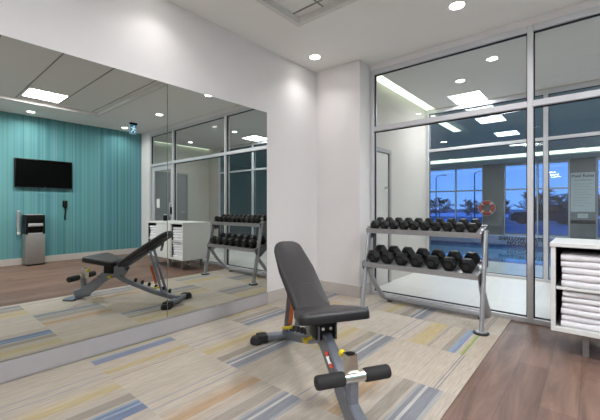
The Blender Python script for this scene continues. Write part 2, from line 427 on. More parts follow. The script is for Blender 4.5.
# entry glass door, in window_1
dr = empty('door_1', (4.91, YG, 0), kind='structure')
f = MB(); x0, x1 = -.485, .495
f.box(x0, -.022, .01, x0+.09, .022, 2.14, .004, 1); f.box(x1-.09, -.022, .01, x1, .022, 2.14, .004, 1)
f.box(x0+.09, -.022, .01, x1-.09, .022, .24, .004, 1); f.box(x0+.09, -.022, 2.04, x1-.09, .022, 2.14, .004, 1)
f.build('door_frame', alu_m, dr, smooth=False)
MB().box(x0+.088, -.004, .238, x1-.088, .004, 2.042).build('pane', glass_m, dr, smooth=False)
h = MB(); h.tube([(x0+.045, -.022, .95), (x0+.045, -.07, .95), (x0+.045, -.07, 1.25), (x0+.045, -.022, 1.25)], .012, up=(1, 0, 0)); h.build('door_handle', chrome_m, dr)
MB().box(x0+.02, -.05, 1.0, x0+.075, -.022, 1.16, .006).build('door_lock', black_pl, dr)
n = empty('door_notice', (5.12, YG-.008, 1.25), label='white paper notice taped inside the glass entry door, seen in the mirror', cat='notice')
MB().box(-.07, -.002, -.11, .07, 0.002, .11).build('paper_sheet', whitest_m, n, smooth=False)

# ---- vestibule
struct(MB().box(-.12, G1, -.06, 6.6, Y2+.05, -.0), 'floor_2', light_floor)
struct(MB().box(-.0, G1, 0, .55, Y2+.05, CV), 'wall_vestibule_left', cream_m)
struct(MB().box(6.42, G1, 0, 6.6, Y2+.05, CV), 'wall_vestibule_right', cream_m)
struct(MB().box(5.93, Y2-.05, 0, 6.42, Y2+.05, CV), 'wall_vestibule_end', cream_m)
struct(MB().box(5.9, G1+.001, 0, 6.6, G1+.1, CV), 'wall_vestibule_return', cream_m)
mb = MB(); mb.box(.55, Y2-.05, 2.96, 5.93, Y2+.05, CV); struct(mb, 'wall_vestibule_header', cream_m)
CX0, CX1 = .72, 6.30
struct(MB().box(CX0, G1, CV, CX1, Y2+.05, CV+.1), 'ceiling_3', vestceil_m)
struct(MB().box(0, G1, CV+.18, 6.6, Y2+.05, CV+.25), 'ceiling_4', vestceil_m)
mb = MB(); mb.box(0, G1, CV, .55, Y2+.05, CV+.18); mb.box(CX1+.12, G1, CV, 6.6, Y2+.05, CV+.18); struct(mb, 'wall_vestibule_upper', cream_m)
def cove(loc, x0, y0, x1, y1, z, label):
    c = empty('cove_light', loc, label=label, cat='light', group='linear cove lights in the ceilings beyond the glass')
    ox, oy, oz = loc
    MB().box(x0-ox, y0-oy, z-oz, x1-ox, y1-oy, z+.01-oz).build('diffuser', cove_m, c, smooth=False)
    hb = MB(); hb.box(x0-ox, y0-oy, z+.01-oz, x1-ox, y1-oy, z+.035-oz); hb.build('housing', ltrim_m, c, smooth=False)
cove((.63, 5.3, CV), .555, G1+.02, CX0-.005, Y2-.02, CV+.01, 'bright linear cove light along the left wall just behind the dumbbell rack glazing')
cove((6.36, 5.3, CV), CX1+.005, G1+.12, 6.415, Y2-.06, CV+.01, 'bright linear cove light along the vestibule ceiling, seen only in the mirror')

# closet door on the vestibule left wall
d2 = empty('door_2', (.55, 4.57, 0), kind='structure')
f = MB(); f.box(0, -.37, 0, .03, -.31, 1.97, .003, 1); f.box(0, .32, 0, .03, .39, 1.97, .003, 1); f.box(0, -.37, 1.97, .03, .39, 2.03, .003, 1); f.build('door_frame', doorgrey_m, d2, smooth=False)
MB().box(.0, -.31, .005, .014, .30, 1.955).build('door_leaf', door_m, d2, smooth=False)
MB().box(.001, .30, .005, .010, .32, 1.97).build('door_gap', gasket_m, d2, smooth=False)
k = MB(); k.lathe([(0, 0), (.012, 0), (.012, .02), (.02, .03), (.02, .045), (0, .05)], (.014, .2, 1.45), (1, 0, 0), 14); k.build('door_knob', chrome_m, d2)
# door on the right vestibule wall, seen in the mirror
d3 = empty('door_3', (6.42, 5.2, 0), kind='structure')
f = MB(); f.box(-.04, -.5, 0, 0, -.44, 2.1, .003, 1); f.box(-.04, .44, 0, 0, .5, 2.1, .003, 1); f.box(-.04, -.5, 2.1, 0, .5, 2.16, .003, 1); f.build('door_frame', doorgrey_m, d3, smooth=False)
MB().box(-.02, -.44, .005, 0, .44, 2.1).build('door_leaf', doorgrey_m, d3, smooth=False)
k = MB(); k.tube([(-.02, .36, 1.02), (-.07, .36, 1.02), (-.07, .25, 1.02)], .01); k.build('door_handle', chrome_m, d3)

# ---- lights
def downlight(x, y, z, label, group, power=0., r=.062, spread=150):
    d = empty('downlight', (x, y, z), label=label, cat='light', group=group)
    t = MB(); t.lathe([(r, -.001), (r+.018, -.006), (r+.022, -.001), (r+.022, .0)], (0, 0, 0), (0, 0, 1), 28); t.build('trim_ring', ltrim_m, d)
    l = MB(); l.lathe([(0, -.004), (r, -.004), (r, -.001), (0, -.001)], (0, 0, 0), (0, 0, 1), 28); l.build('lens', lens_m, d)
    if power:
        la = bpy.data.lights.new('downlight_lamp', 'AREA'); la.shape = 'DISK'; la.size = r*2; la.energy = power; la.color = (1, .985, .98); la.spread = math.radians(spread)
        lo = bpy.data.objects.new('downlight_lamp', la); COL.objects.link(lo); lo.parent = d; lo.location = (0, 0, -.012)
GR = 'round recessed downlights in the gym ceiling'
PW = 6
for x, y, lb, pw in [(.30, 3.39, 'round recessed ceiling downlight above the corner between mirror wall and column', .3),
                 (1.98, 3.38, 'round recessed ceiling downlight near the top edge of the picture, above the glazing', 1.),
                 (3.80, 3.46, 'round recessed ceiling downlight near the entry door, seen in the mirror', .8),
                 (5.52, 3.50, 'round recessed ceiling downlight beside the exit sign, seen in the mirror', .8),
                 (5.52, 1.72, 'round recessed ceiling downlight above the television, seen in the mirror', .8),
                 (.30, 1.45, 'round recessed ceiling downlight over the mirror, above the picture', .25),
                 (5.52, -.1, 'round recessed ceiling downlight left of the television wall', .6)]:
    downlight(x, y, CH, lb, GR, PW*pw, spread=115 if x < 1 else 150)
GV = 'round downlights beyond the glass wall'
for x, y, lb in [(1.49, 5.28, 'small round downlight in the vestibule ceiling left of the square light panel'),
                 (3.7, 5.3, 'small round downlight in the middle of the vestibule ceiling'),
                 (5.7, 5.35, 'small round downlight in the vestibule ceiling near the entry door')]:
    downlight(x, y, CV, lb, GV, 4, .055)
def lpanel(x, y, z, sx, sy, label, group, power, col=(.95, .98, 1)):
    p = empty('light_panel', (x, y, z), label=label, cat='light', group=group)
    f = MB(); a, b = sx/2, sy/2
    f.box(-a, -b, -.012, -a+.015, b, 0); f.box(a-.015, -b, -.012, a, b, 0); f.box(-a+.015, -b, -.012, a-.015, -b+.015, 0); f.box(-a+.015, b-.015, -.012, a-.015, b, 0)
    f.build('frame', ltrim_m, p, smooth=False)
    MB().box(-a+.014, -b+.014, -.009, a-.014, b-.014, -.001).build('diffuser', panel_m, p, smooth=False)
    la = bpy.data.lights.new('panel_lamp', 'AREA'); la.shape = 'RECTANGLE'; la.size = sx-.04; la.size_y = sy-.04; la.energy = power; la.color = col
    lo = bpy.data.objects.new('panel_lamp', la); COL.objects.link(lo); lo.parent = p; lo.location = (0, 0, -.016)
lpanel(4.27, 1.66, CH+.05, .56, .56, 'square recessed light panel in the tiled ceiling, seen in the mirror', 'square light panels in the gym ceiling', 66, (.98, .985, 1))
lpanel(1.57, .46, CH+.05, .56, .56, 'added square light panel, unseen, in the tiled ceiling above the picture', 'square light panels in the gym ceiling', 11, (.98, .985, 1))  # out-of-view panel, added to even out the room light
lpanel(4.27, -.74, CH+.05, .56, .56, 'added square fill panel, unseen, in the tiled ceiling behind the viewpoint', 'square light panels in the gym ceiling', 66, (.98, .985, 1))  # added behind the camera as fill for the far side and ceiling
GP = 'square light panels beyond the glass wall'
pl = ['square white light panel in the vestibule ceiling, the nearest and largest of the row', 'square white light panel in the pool room ceiling, second of the row from the rack',
      'square white light panel in the pool room ceiling, third of the row', 'square white light panel in the pool room ceiling, the farthest and smallest of the row']
lpanel(1.37, 6.15, CV, .5, .6, pl[0], GP, 18)
for i, y in enumerate((7.97, 9.75, 11.5)): lpanel(1.35, y, CV, .5, .6, pl[i+1], GP, 40)
lpanel(3.85, 6.1, CV, .5, .5, 'square white light panel in the vestibule ceiling, seen in the mirror above the rack', GP, 14)

# ---- dumbbell rack
RX = 1.57
rk = empty('dumbbell_rack', (RX, 3.7, 0), label='silver two-tier dumbbell rack standing in front of the glass wall', cat='rack')
def R_(x, y, z): return (x-RX, y-3.7, z)
oval = [(.034*math.cos(2*PI*i/16), .020*math.sin(2*PI*i/16)) for i in range(16)]
for x in (.948, 2.172):
    u = MB(); u.sweep([R_(x, 3.432, .012), R_(x, 3.60, .90), R_(x, 3.606, .925)], oval, up=(1, 0, 0))
    u.lathe([(0, -.002), (.03, -.002), (.03, .004), (0, .008)], R_(x, 3.607, .925), (0, .19, 1), 16)
    up = u.build('upright', rack_m, rk)
    MB().lathe([(0, 0), (.062, 0), (.068, .006), (.066, .014), (.04, .018), (0, .018)], R_(x, 3.43, .006), (0, 0, 1), 28).build('foot_pad', foot_m, up)
    MB().lathe([(0, 0), (.05, 0), (.048, .006), (0, .008)], R_(x, 3.432, .024), (0, 0, 1), 24).build('foot_flange', rack_m, up)
def smoothpath(pts, k=5):
    out = []
    P = [Vector(p) for p in pts]; P = [P[0]]+P+[P[-1]]
    for i in range(1, len(P)-2):
        for j in range(k):
            t = j/k; a, b, c, d = P[i-1], P[i], P[i+1], P[i+2]
            out.append(.5*((2*b)+(-a+c)*t+(2*a-5*b+4*c-d)*t*t+(-a+3*b-3*c+d)*t**3))
    out.append(P[-2]); return out
xl, xr = .985, 2.15
for x, sg in ((xl, 1), (xr, -1)):
    rf = MB(); rf.tube(smoothpath([R_(x, 3.55, .455), R_(x, 3.57, .38), R_(x, 3.68, .24), R_(x, 3.81, .11), R_(x+.015*sg, 3.87, .06), R_(x+.07*sg, 3.9, .045)]), .028, 14, up=(1, 0, 0)); rf.build('rear_leg', rack_m, rk)
MB().tube([R_(xl+.06, 3.9, .045), R_(xr-.06, 3.9, .045)], .03, 16).build('cross_bar', rack_m, rk)
for x in (1.06, 2.07): MB().lathe([(0, 0), (.03, 0), (.03, .012), (0, .012)], R_(x, 3.9, .006), (0, 0, 1), 16).build('rubber_foot', foot_m, rk)
TR = {}
for nm, (yf, zf, yb, zb) in {'lower': (3.462, .508, 3.79, .592), 'upper': (3.56, .885, 3.80, .947)}.items():
    d = Vector((0, yb-yf, zb-zf)); L = d.length; d.normalize(); nrm = Vector((0, -d.z, d.y)); TR[nm] = (Vector((0, yf, zf)), d, nrm, L)
    t = MB(); x0, x1 = .94, 2.142
    t.prism([(0, 0), (L, 0), (L, .03), (L-.008, .03), (L-.008, .006), (.008, .006), (.008, .022), (-.006, .022), (-.006, -.03), (0, -.03)], R_(x0, yf, zf), d, nrm, (1, 0, 0), x1-x0)
    t.build('tray', rack_m, rk, ang=20)
    for x in (x0-.008, x1): g = MB(); g.prism([(-.01, -.05), (.04, -.12 if nm == 'lower' else -.13), (.09, -.12), (L, -.02), (L, .03), (-.006, .022)], R_(x, yf, zf), d, nrm, (1, 0, 0), .008).build('end_bracket', rack_dark, rk, ang=20)
    if nm == 'upper':
        for x in (.95, 2.155): MB().rtube([R_(x, 3.72, .575), R_(x, 3.70, .90)], .03, .03, up=(1, 0, 0)).build('tier_post', rack_dark, rk)

def make_dumbbell(R, L, hl, label):
    # R = inradius; axis along local y, base touching z=0
    e = empty('dumbbell', label=label, cat='dumbbell')
    c = R/math.cos(PI/6)
    hm = MB(); hm.lathe([(0, -L/2+hl), (.0145, -L/2+hl), (.0135, -L/4+hl*.4), (.017, 0), (.0135, L/4-hl*.4), (.0145, L/2-hl), (0, L/2-hl)], (0, 0, R), (0, 1, 0), 16)
    hm.build('handle', chrome_m, e)
    for sg in (-1, 1):
        h = MB(); t = bmesh.new(); y0, y1 = L/2-hl, L/2
        rings = []
        for yy, k in ((y0, .62), (y0+.004, .66), (y0+hl*.28, 1), (y1-hl*.28, 1), (y1-.004, .74), (y1, .70)):
            rings.append([t.verts.new((c*k*math.cos(PI/3*i), yy*sg, R+c*k*math.sin(PI/3*i))) for i in range(6)])
        for A, B in zip(rings, rings[1:]):
            for i in range(6): t.faces.new([A[i], A[(i+1) % 6], B[(i+1) % 6], B[i]])
        t.faces.new(rings[0]); t.faces.new(rings[-1])
        bmesh.ops.recalc_face_normals(t, faces=t.faces)
        bmesh.ops.bevel(t, geom=[ed for ed in t.edges if len(ed.link_faces) == 2], offset=.003, segments=2, affect='EDGES')
        h._merge(t); hd = h.build('head', rubber_m, e)
        d = MB(); d.lathe([(0, 0), (R*.42, 0), (R*.40, .0015), (0, .0015)], (0, (y1)*sg, R), (0, sg, 0), 20); d.build('end_disc', hexface_m, hd)
    return e
ORD = ['leftmost', 'second from the left', 'third from the left', 'fourth from the left', 'fifth from the left', 'sixth from the left', 'seventh from the left', 'third from the right', 'second from the right', 'rightmost']
ORD7 = ['leftmost', 'second from the left', 'third from the left', 'middle', 'third from the right', 'second from the right', 'rightmost']
for nm, n, R, L, hl, od, tier in (('upper', 10, .049, .21, .072, ORD, 'upper'), ('lower', 7, .067, .28, .098, ORD7, 'lower')):
    o, d, nrm, TL = TR[nm]
    proto = None
    for i in range(n):
        lb = '%s black hex dumbbell on the %s tier of the rack' % (od[i], tier)
        if proto is None: e = proto = make_dumbbell(R, L, hl, lb)
        else: e = copy_tree(proto)
        e['label'] = lb; e['category'] = 'dumbbell'; e['group'] = 'black hex dumbbells on the %s tier' % tier
        x = 1.541+(i-(n-1)/2)*(1.15/n)
        p = o+d*(TL*.49)+nrm*.0065
        e.location = (x, p.y, p.z); e.rotation_euler = (math.atan2(d.z, d.y), 0, 0)

# ---- bench
bq = empty('weight_bench', (1.5, 1.825, 0), math.atan2(-.519, .855), label='adjustable weight bench with charcoal vinyl pads and grey frame on the carpet', cat='bench')
def pad(outline, T, r, name, origin, ax, ay, az, mtop, parent, crown=.006):
    """outline (a,b) ccw; top surface at 0, thickness T downwards along -az"""
    n = len(outline); P = [Vector(p) for p in outline]
    def off(dv):
        out = []
        for i in range(n):
            e1 = (P[i]-P[i-1]).normalized(); e2 = (P[(i+1) % n]-P[i]).normalized()
            n1 = Vector((-e1.y, e1.x)); n2 = Vector((-e2.y, e2.x)); nn = (n1+n2); nn.normalize()
            out.append(P[i]+nn*dv/max(.5, nn.dot(n1)))
        return out
    o, ax, ay, az = Vector(origin), Vector(ax), Vector(ay), Vector(az)
    bm = bmesh.new(); rings = []; 
    for k in range(5):
        a = k/4*PI/2; rings.append((off(r*(1-math.cos(a))), -r+r*math.sin(a)))
    rings = rings[:]
    low = [(off(.004), -T), (off(0), -T+.006), (off(0), -r)]
    allr = [(a, b) for a, b in low]+rings[1:]+[(off(r*1.9), crown*.6)]
    V = [[bm.verts.new(o+ax*p.x+ay*p.y+az*h) for p in ring] for ring, h in allr]
    for A, B in zip(V, V[1:]):
        for i in range(n): bm.faces.new([A[i], A[(i+1) % n], B[(i+1) % n], B[i]])
    bm.faces.new(V[0][::-1])
    cen = sum((Vector((p.x, p.y)) for p in P), Vector((0, 0)))/n
    mid = [bm.verts.new(o+ax*(cen.x+(p.x-cen.x)*.45)+ay*(cen.y+(p.y-cen.y)*.45)+az*crown) for p in allr[-1][0]]
    for i in range(n): bm.faces.new([V[-1][i], V[-1][(i+1) % n], mid[(i+1) % n], mid[i]])
    bm.faces.new(mid)
    h = MB(); h._merge(bm); ob = h.build(name, [mtop, padunder_m], parent, ang=50)
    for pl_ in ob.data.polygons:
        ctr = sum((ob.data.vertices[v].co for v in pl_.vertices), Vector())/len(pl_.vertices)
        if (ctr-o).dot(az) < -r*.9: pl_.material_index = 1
    return ob
def rounded(poly, rs, k=5):
    out = []; n = len(poly)
    for i in range(n):
        p = Vector(poly[i]); a = (Vector(poly[i-1])-p).normalized(); b = (Vector(poly[(i+1) % n])-p).normalized(); r = rs[i]
        ang = a.angle(b); t = r/math.tan(ang/2); c = p+(a+b).normalized()*(r/math.sin(ang/2))
        s0 = p+a*t-c; s1 = p+b*t-c; a0 = math.atan2(s0.y, s0.x); a1 = math.atan2(s1.y, s1.x)
        da = (a1-a0+PI) % (2*PI)-PI
        for j in range(k+1): out.append((c.x+r*math.cos(a0+da*j/k), c.y+r*math.sin(a0+da*j/k)))
    return out
# seat: a along the slope, b across
sd = Vector((.31, 0, .062)).normalized(); sn = Vector((-sd.z, 0, sd.x))
seat_o = rounded([(0, -.16), (.36, -.24), (.36, .215), (0, .15)], [.03, .045, .045, .03])
seat = pad(seat_o, .062, .022, 'seat', (.06, 0, .50), sd, (0, 1, 0), sn, pad_m, bq)
bd = Vector((-.62, 0, .385)).normalized(); bn = Vector((bd.z, 0, -bd.x))
back_o = rounded([(0, .122), (.42, .125), (.748, .088), (.748, -.128), (.42, -.148), (0, -.13)], [.03, .4, .09, .09, .4, .03])[::-1]
bo = Vector((.04, 0, .482))
pad(back_o, .062, .02, 'backrest', bo, bd, (0, 1, 0), bn, pad_m, bq)
# piping lines of the pads (lower edge band)
# frame
MB().rtube(smoothpath([(-.70, 0, .065), (-.4, 0, .13), (0, 0, .26), (.12, 0, .33)], 4), .055, .05, up=(0, 1, 0)).build('main_rail', bench_m, bq)
sp = MB(); sp.rtube(smoothpath([(.04, 0, .345), (.14, 0, .35), (.245, 0, .315), (.36, 0, .235), (.47, 0, .15), (.58, 0, .085), (.68, 0, .052)], 5), .12, .06, .008, up=(0, 1, 0)); sp.build('front_spine', bench_m, bq)
gp = MB(); gp.prism([(.44, .15), (.58, .07), (.60, .02), (.655, .014), (.655, .06), (.60, .13), (.55, .17)], (0, -.008, 0), (1, 0, 0), (0, 0, 1), (0, 1, 0), .016); gp.build('gusset', bench_m, bq)
ff = MB(); ff.prism(rounded([(-.095, -.15), (.05, -.15), (.085, -.06), (.085, .06), (.05, .15), (-.095, .15), (-.06, .05), (-.06, -.05)], [.01]*8, 3), (.685, 0, .0135), (1, 0, 0), (0, 1, 0), (0, 0, 1), .012)
fo = ff.build('front_foot', bench_m, bq)
for y in (-.115, .115): MB().box(.60, y-.03, .0065, .735, y+.03, .013, .003, 1).build('rubber_pad', foot_m, fo)
rb = MB(); rb.rtube([(-.69, -.20, .05), (-.69, .20, .05)], .07, .05, .01, up=(0, 0, 1)); ro = rb.build('rear_crossbeam', bench_m, bq)
for s_ in (-1, 1):
    c = MB(); c.lathe([(0, 0), (.05, 0), (.056, .008), (.054, .035), (.042, .055), (0, .062)], (-.69, .25*s_, .006), (0, 0, 1), 24); c.box(-.738, .205*s_-.045, .012, -.642, .205*s_+.045, .08, .012); c.build('end_cap', foot_m, ro)
pv = MB(); pv.lathe([(0, -.045), (.06, -.045), (.065, -.04), (.065, .04), (.06, .045), (0, .045)], (.07, 0, .375), (0, 1, 0), 28); pv.build('pivot_plate', bench_m, bq)
pb = MB()
for y in (-.06, .052): pb.prism([(.04, .31), (.14, .30), (.25, .345), (.25, .43), (.10, .445), (.0, .44), (-.03, .40)], (0, y, 0), (1, 0, 0), (0, 0, 1), (0, 1, 0), .008)
pb.build('pivot_bracket', bench_m, bq)
bb = MB(); bb.box(.11, -.07, .345, .235, .07, .455, .006); b_o = bb.build('seat_bracket', black_pl, bq)
for y in (-.025, .025): MB().lathe([(0, 0), (.01, 0), (.01, .003), (0, .003)], (.235, y, .41), (1, 0, 0), 12).build('bolt', whitest_m, b_o)
# back support plate, strut and ladder
bs = MB(); p0 = bo+bd*.02-bn*.07; p1 = bo+bd*.60-bn*.07
bs.rtube([p0, p1], .05, .03, .004, up=(0, 1, 0)); bs.build('back_support', bench_m, bq)
st = MB()
top = bo+bd*.42-bn*.09; bot = Vector((-.52, 0, .135))
for y in (-.045, .045): st.rtube([top+Vector((0, y, 0)), bot+Vector((0, y, 0))], .018, .035, .003, up=(0, 1, 0))
st.tube([bot+Vector((0, -.07, 0)), bot+Vector((0, .07, 0))], .011); st.tube([top+Vector((0, -.07, 0)), top+Vector((0, .07, 0))], .012)
so = st.build('adjustment_strut', bench_m, bq)
m1 = top.lerp(bot, .36); m2 = top.lerp(bot, .8)
MB().tube([m1+Vector((.055, -.03, 0)), m2+Vector((.055, -.03, 0))], .016).build('orange_sleeve', orange_m, so)
MB().box(m2.x+.02, -.09, m2.z-.05, m2.x+.05, .0, m2.z-.03, .006).build('release_lever', yellow_m, so)
sb = bo+bd*.60-bn*.08
MB().tube([sb, sb+Vector((.03, 0, -.1))], .014).build('stub_handle', bench_m, bq)
for i in range(6):
    t = i/5; x = -.14-.45*t; z = .225-.115*t
    MB().lathe([(0, 0), (.018, 0), (.018, .03), (.012, .042), (0, .042)], (x, 0, z+.02), (-.25, 0, 1), 14).build('ladder_peg', foot_m, bq)
# roller post
po = MB(); po.rtube([(.572, 0, .07), (.572, 0, .27)], .05, .05, .005, up=(0, 1, 0)); po.build('roller_post', bench_m, bq)
ch = MB(); ch.rtube([(.556, 0, .27), (.548, 0, .385)], .066, .06, .006, up=(0, 1, 0)); cho = ch.build('chrome_insert', chrome_m, bq)
MB().lathe([(0, 0), (.026, 0), (.026, .002), (0, .002)], (.548, 0, .3855), (-.07, 0, 1), 20).build('tube_plug', black_pl, cho)
RC = Vector((.592, 0, .284))
MB().cyl(RC+Vector((0, -.062, 0)), RC+Vector((0, .062, 0)), .027).build('chrome_sleeve', chrome_m, bq)
for s_ in (-1, 1): MB().cyl(RC+Vector((0, .055*s_, 0)), RC+Vector((0, (.205 if s_ > 0 else .212)*s_, 0)), .035, n=28, bev=.012).build('foam_roller', foam_m, bq)
k = MB(); k.cyl((.52, 0, .36), (.495, -.02, .365), .011); k.lathe([(0, 0), (.016, .0), (.02, .01), (.018, .022), (0, .026)], (.50, -.015, .365), (-1, -.5, .2), 16); k.build('yellow_knob', yellow_m, bq)
k = MB(); k.cyl((.13, -.045, .33), (.13, -.10, .315), .009); k.lathe([(0, 0), (.016, .0), (.02, .01), (.018, .022), (0, .026)], (.13, -.095, .316), (0, -1, -.3), 16); k.box(.12, -.10, .29, .14, -.09, .31, .003); k.build('yellow_knob', yellow_m, bq)
# sticker on spine: red / white / red with a dark pictogram
def on_spine(s0, s1, z0, z1, y0, y1, m, nm, off=.031):
    d = Vector((s1-s0, 0, z1-z0)); nrm = Vector((-d.z, 0, d.x)).normalized(); A = Vector((s0, 0, z0))+nrm*off; B = Vector((s1, 0, z1))+nrm*off
    q = MB(); vs = [q.bm.verts.new(v) for v in (A+Vector((0, y0, 0)), B+Vector((0, y0, 0)), B+Vector((0, y1, 0)), A+Vector((0, y1, 0)))]
    vs2 = [q.bm.verts.new(v.co+nrm*.0015) for v in vs]
    q.bm.faces.new(vs); q.bm.faces.new(vs2)
    for i in range(4): q.bm.faces.new([vs[i], vs[(i+1) % 4], vs2[(i+1) % 4], vs2[i]])
    return q.build(nm, m, bq, smooth=False)
def sp_pt(t): return (.295+.085*t, .281-.059*t)
for a, b, m, nm in ((0, .3, red_m, 'warning_sticker'), (.3, .75, whitest_m, 'warning_sticker'), (.75, 1, red_m, 'warning_sticker')):
    p = sp_pt(a); q = sp_pt(b); on_spine(p[0], q[0], p[1], q[1], -.050, .026, m, nm)
p = sp_pt(.38); q = sp_pt(.68); on_spine(p[0], q[0], p[1], q[1], -.034, .010, textdark_m, 'warning_sticker', .0327)

# ---- towel shelf unit
SX0, SX1, SY0, SY1 = 2.69, 4.04, 3.32, 3.90; SZ0, SZ1 = .19, .875
sh = empty('towel_shelf', (SX0, SY0, 0), label='white laminate towel shelf unit on short metal legs beside the glass wall', cat='shelf unit')
def S_(x0, y0, z0, x1, y1, z1, name, m, bev=.002, parent=sh): return MB().box(x0-SX0, y0-SY0, z0, x1-SX0, y1-SY0, z1, bev, 1).build(name, m, parent, smooth=False)
S_(SX0-.006, SY0-.01, SZ1-.03, SX1+.006, SY1, SZ1, 'worktop', white_lam)
S_(SX0, SY0, SZ0, SX1, SY1, SZ0+.035, 'bottom_panel', white_lam)
S_(SX0, SY0, SZ0+.035, SX0+.03, SY1, SZ1-.03, 'end_panel', white_lam)
S_(SX1-.03, SY0, SZ0+.035, SX1, SY1, SZ1-.03, 'end_panel', white_lam)
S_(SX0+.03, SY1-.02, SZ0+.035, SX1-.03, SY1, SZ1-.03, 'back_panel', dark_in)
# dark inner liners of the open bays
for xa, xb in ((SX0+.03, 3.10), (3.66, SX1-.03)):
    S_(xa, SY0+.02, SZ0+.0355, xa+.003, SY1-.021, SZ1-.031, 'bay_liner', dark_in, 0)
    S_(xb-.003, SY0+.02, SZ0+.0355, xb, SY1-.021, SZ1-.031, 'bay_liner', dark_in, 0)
    S_(xa+.003, SY0+.01, .515, xb-.003, SY1-.021, .535, 'shelf_board', white_lam)
S_(3.10, SY0+.002, SZ0+.036, 3.125, SY1-.02, SZ1-.031, 'divider', white_lam); S_(3.635, SY0+.002, SZ0+.036, 3.66, SY1-.02, SZ1-.031, 'divider', white_lam)
for za, zb in ((SZ0+.038, .522), (.528, SZ1-.034)):
    dr_ = S_(3.127, SY0-.002, za, 3.633, SY0+.016, zb, 'drawer_front', white_lam)
for x in (2.90, 3.36, 3.86):
    for y in (3.44, 3.84):
        MB().box(x-.02-SX0, y-.02-SY0, 0, x+.02-SX0, y+.02-SY0, SZ0, .003, 1).build('leg', steel_leg, sh, smooth=False)
# towels
def make_towel(w=.32, d=.36, t=.047, seed=0, label=''):
    R = random.Random(seed); e = MB(); prof = []
    # folded double layer: profile in y(depth)/z, fold rounded at the front, crease notch seen from the side
    h = t
    for k in range(9):
        a = -PI/2+PI*k/8; prof.append((-h*.42*math.cos(a), h/2+h/2*math.sin(a)))
    prof = prof+[(d*.5, h*1.0), (d*.96, h*.96), (d, h*.70), (d*.94, h*.52), (d, h*.32), (d*.97, 0.003), (d*.5, 0)]
    nx = 12; rings = []
    for i in range(nx+1):
        u = i/nx; ed = min(1, min(u, 1-u)*10); k = .90+.10*ed
        dz = .0015*math.sin(u*9+seed); dy = .006*math.sin(u*5+seed*1.7)
        rings.append([e.bm.verts.new((u*w, y+dy, h/2+(z-h/2)*k+ (dz if z > .01 else 0))) for y, z in prof])
    n = len(prof)
    for A, B in zip(rings, rings[1:]):
        for i in range(n): e.bm.faces.new([A[i], A[(i+1) % n], B[(i+1) % n], B[i]])
    e.bm.faces.new(rings[0]); e.bm.faces.new(rings[-1])
    return e.build('towel', towel_m, ang=60)
POS = {5: ['bottom', 'second from the bottom', 'middle', 'second from the top', 'top'], 6: ['bottom', 'second from the bottom', 'third from the bottom', 'third from the top', 'second from the top', 'top']}
for bay, (xa, wd) in {'left bay': (2.757, .335), 'right bay': (3.68, .31)}.items():
    for lvl, z0, n, t in (('upper', .536, 5, .0478), ('lower', .226, 6, .0442)):
        for i in range(n):
            tw = make_towel(wd, .40, t, i*3+n+len(bay))
            tw.location = (xa+rnd.uniform(-.006, .006), SY0+.055+rnd.uniform(-.006, .008), z0+i*(t+.0025))
            tag(tw, '%s folded white towel, %s shelf, %s of the unit' % (POS[n][i], lvl, bay), 'towel', 'folded white towels on the %s shelf, %s' % (lvl, bay))
wb = empty('wipes_canister', (3.82, 3.6, SZ1), label='small black canister standing on top of the white towel shelf, seen in the mirror', cat='canister')
MB().lathe([(0, 0), (.042, 0), (.045, .005), (.045, .11), (.04, .118), (0, .118)], (0, 0, 0)).build('body', black_pl, wb)
MB().lathe([(0, .118), (.041, .118), (.041, .13), (.02, .14), (0, .14)], (0, 0, 0)).build('lid', grey_pl, wb)

# ---- television, cooler and fittings on the teal wall
tv = empty('television', (W, 2.015, 1.85), label='black flat-screen television mounted on the teal striped wall, seen in the mirror', cat='television')
MB().box(-.085, -.495, -.29, -.035, .495, .29, .006).build('bezel', black_pl, tv)
MB().box(-.0865, -.48, -.268, -.0845, .48, .277).build('screen', screen_m, tv, smooth=False)
MB().box(-.036, -.2, -.15, -.0005, .2, .15).build('wall_bracket', black_pl, tv, smooth=False)
MB().box(-.0875, -.012, -.284, -.085, .012, -.276).build('maker_badge', grey_pl, tv, smooth=False)
cl = empty('water_cooler', (W-.20, 1.80, 0), label='black and grey bottleless water cooler against the teal wall, seen in the mirror', cat='water cooler')
c = MB(); c.box(-.17, -.155, .03, .17, .155, .62, .012); c.build('lower_cabinet', cooler_m, cl)
c = MB(); c.box(-.16, -.145, 0, .16, .145, .03, .004); c.build('base', black_pl, cl)
c = MB(); c.box(-.12, -.155, .62, .17, .155, 1.0, .012); c.box(-.17, -.155, .84, -.115, .155, 1.0, .012); c.box(-.17, -.155, .62, -.115, -.12, .85, .006); c.box(-.17, .12, .62, -.115, .155, .85, .006); c.build('upper_housing', black_pl, cl)
c = MB(); c.box(-.178, -.12, .775, -.125, .12, .835, .012); c.build('dispenser_panel', grey_pl, cl)
c = MB(); c.box(-.165, -.115, .625, -.122, .115, .645, .004); c.build('drip_tray', grey_pl, cl)
for y in (-.05, .05): MB().cyl((-.15, y, .775), (-.15, y, .735), .012).build('spout', black_pl, cl)
c = MB(); c.box(-.10, -.13, 1.0, .14, .13, 1.018, .005); c.build('top_cover', grey_pl, cl)
cp = empty('cup_dispenser', (W, 1.59, .60), label='grey tube cup dispenser on the teal wall beside the water cooler', cat='cup dispenser')
MB().lathe([(0, 0), (.022, 0), (.028, .02), (.028, .40), (.034, .41), (.022, .43), (0, .43)], (-.055, 0, .06), (0, 0, 1)).build('tube', grey_pl, cp)
MB().box(-.02, -.03, .15, 0, .03, .45, .004).build('wall_plate', grey_pl, cp)
MB().lathe([(0, .01), (.022, .01), (.03, .06), (0, .062)], (-.055, 0, 0), (0, 0, 1)).build('paper_cup', whitest_m, cp)
ph = empty('wall_handset', (W, 2.39, 1.0), label='black handset hanging on the teal wall under the television, seen in the mirror', cat='handset')
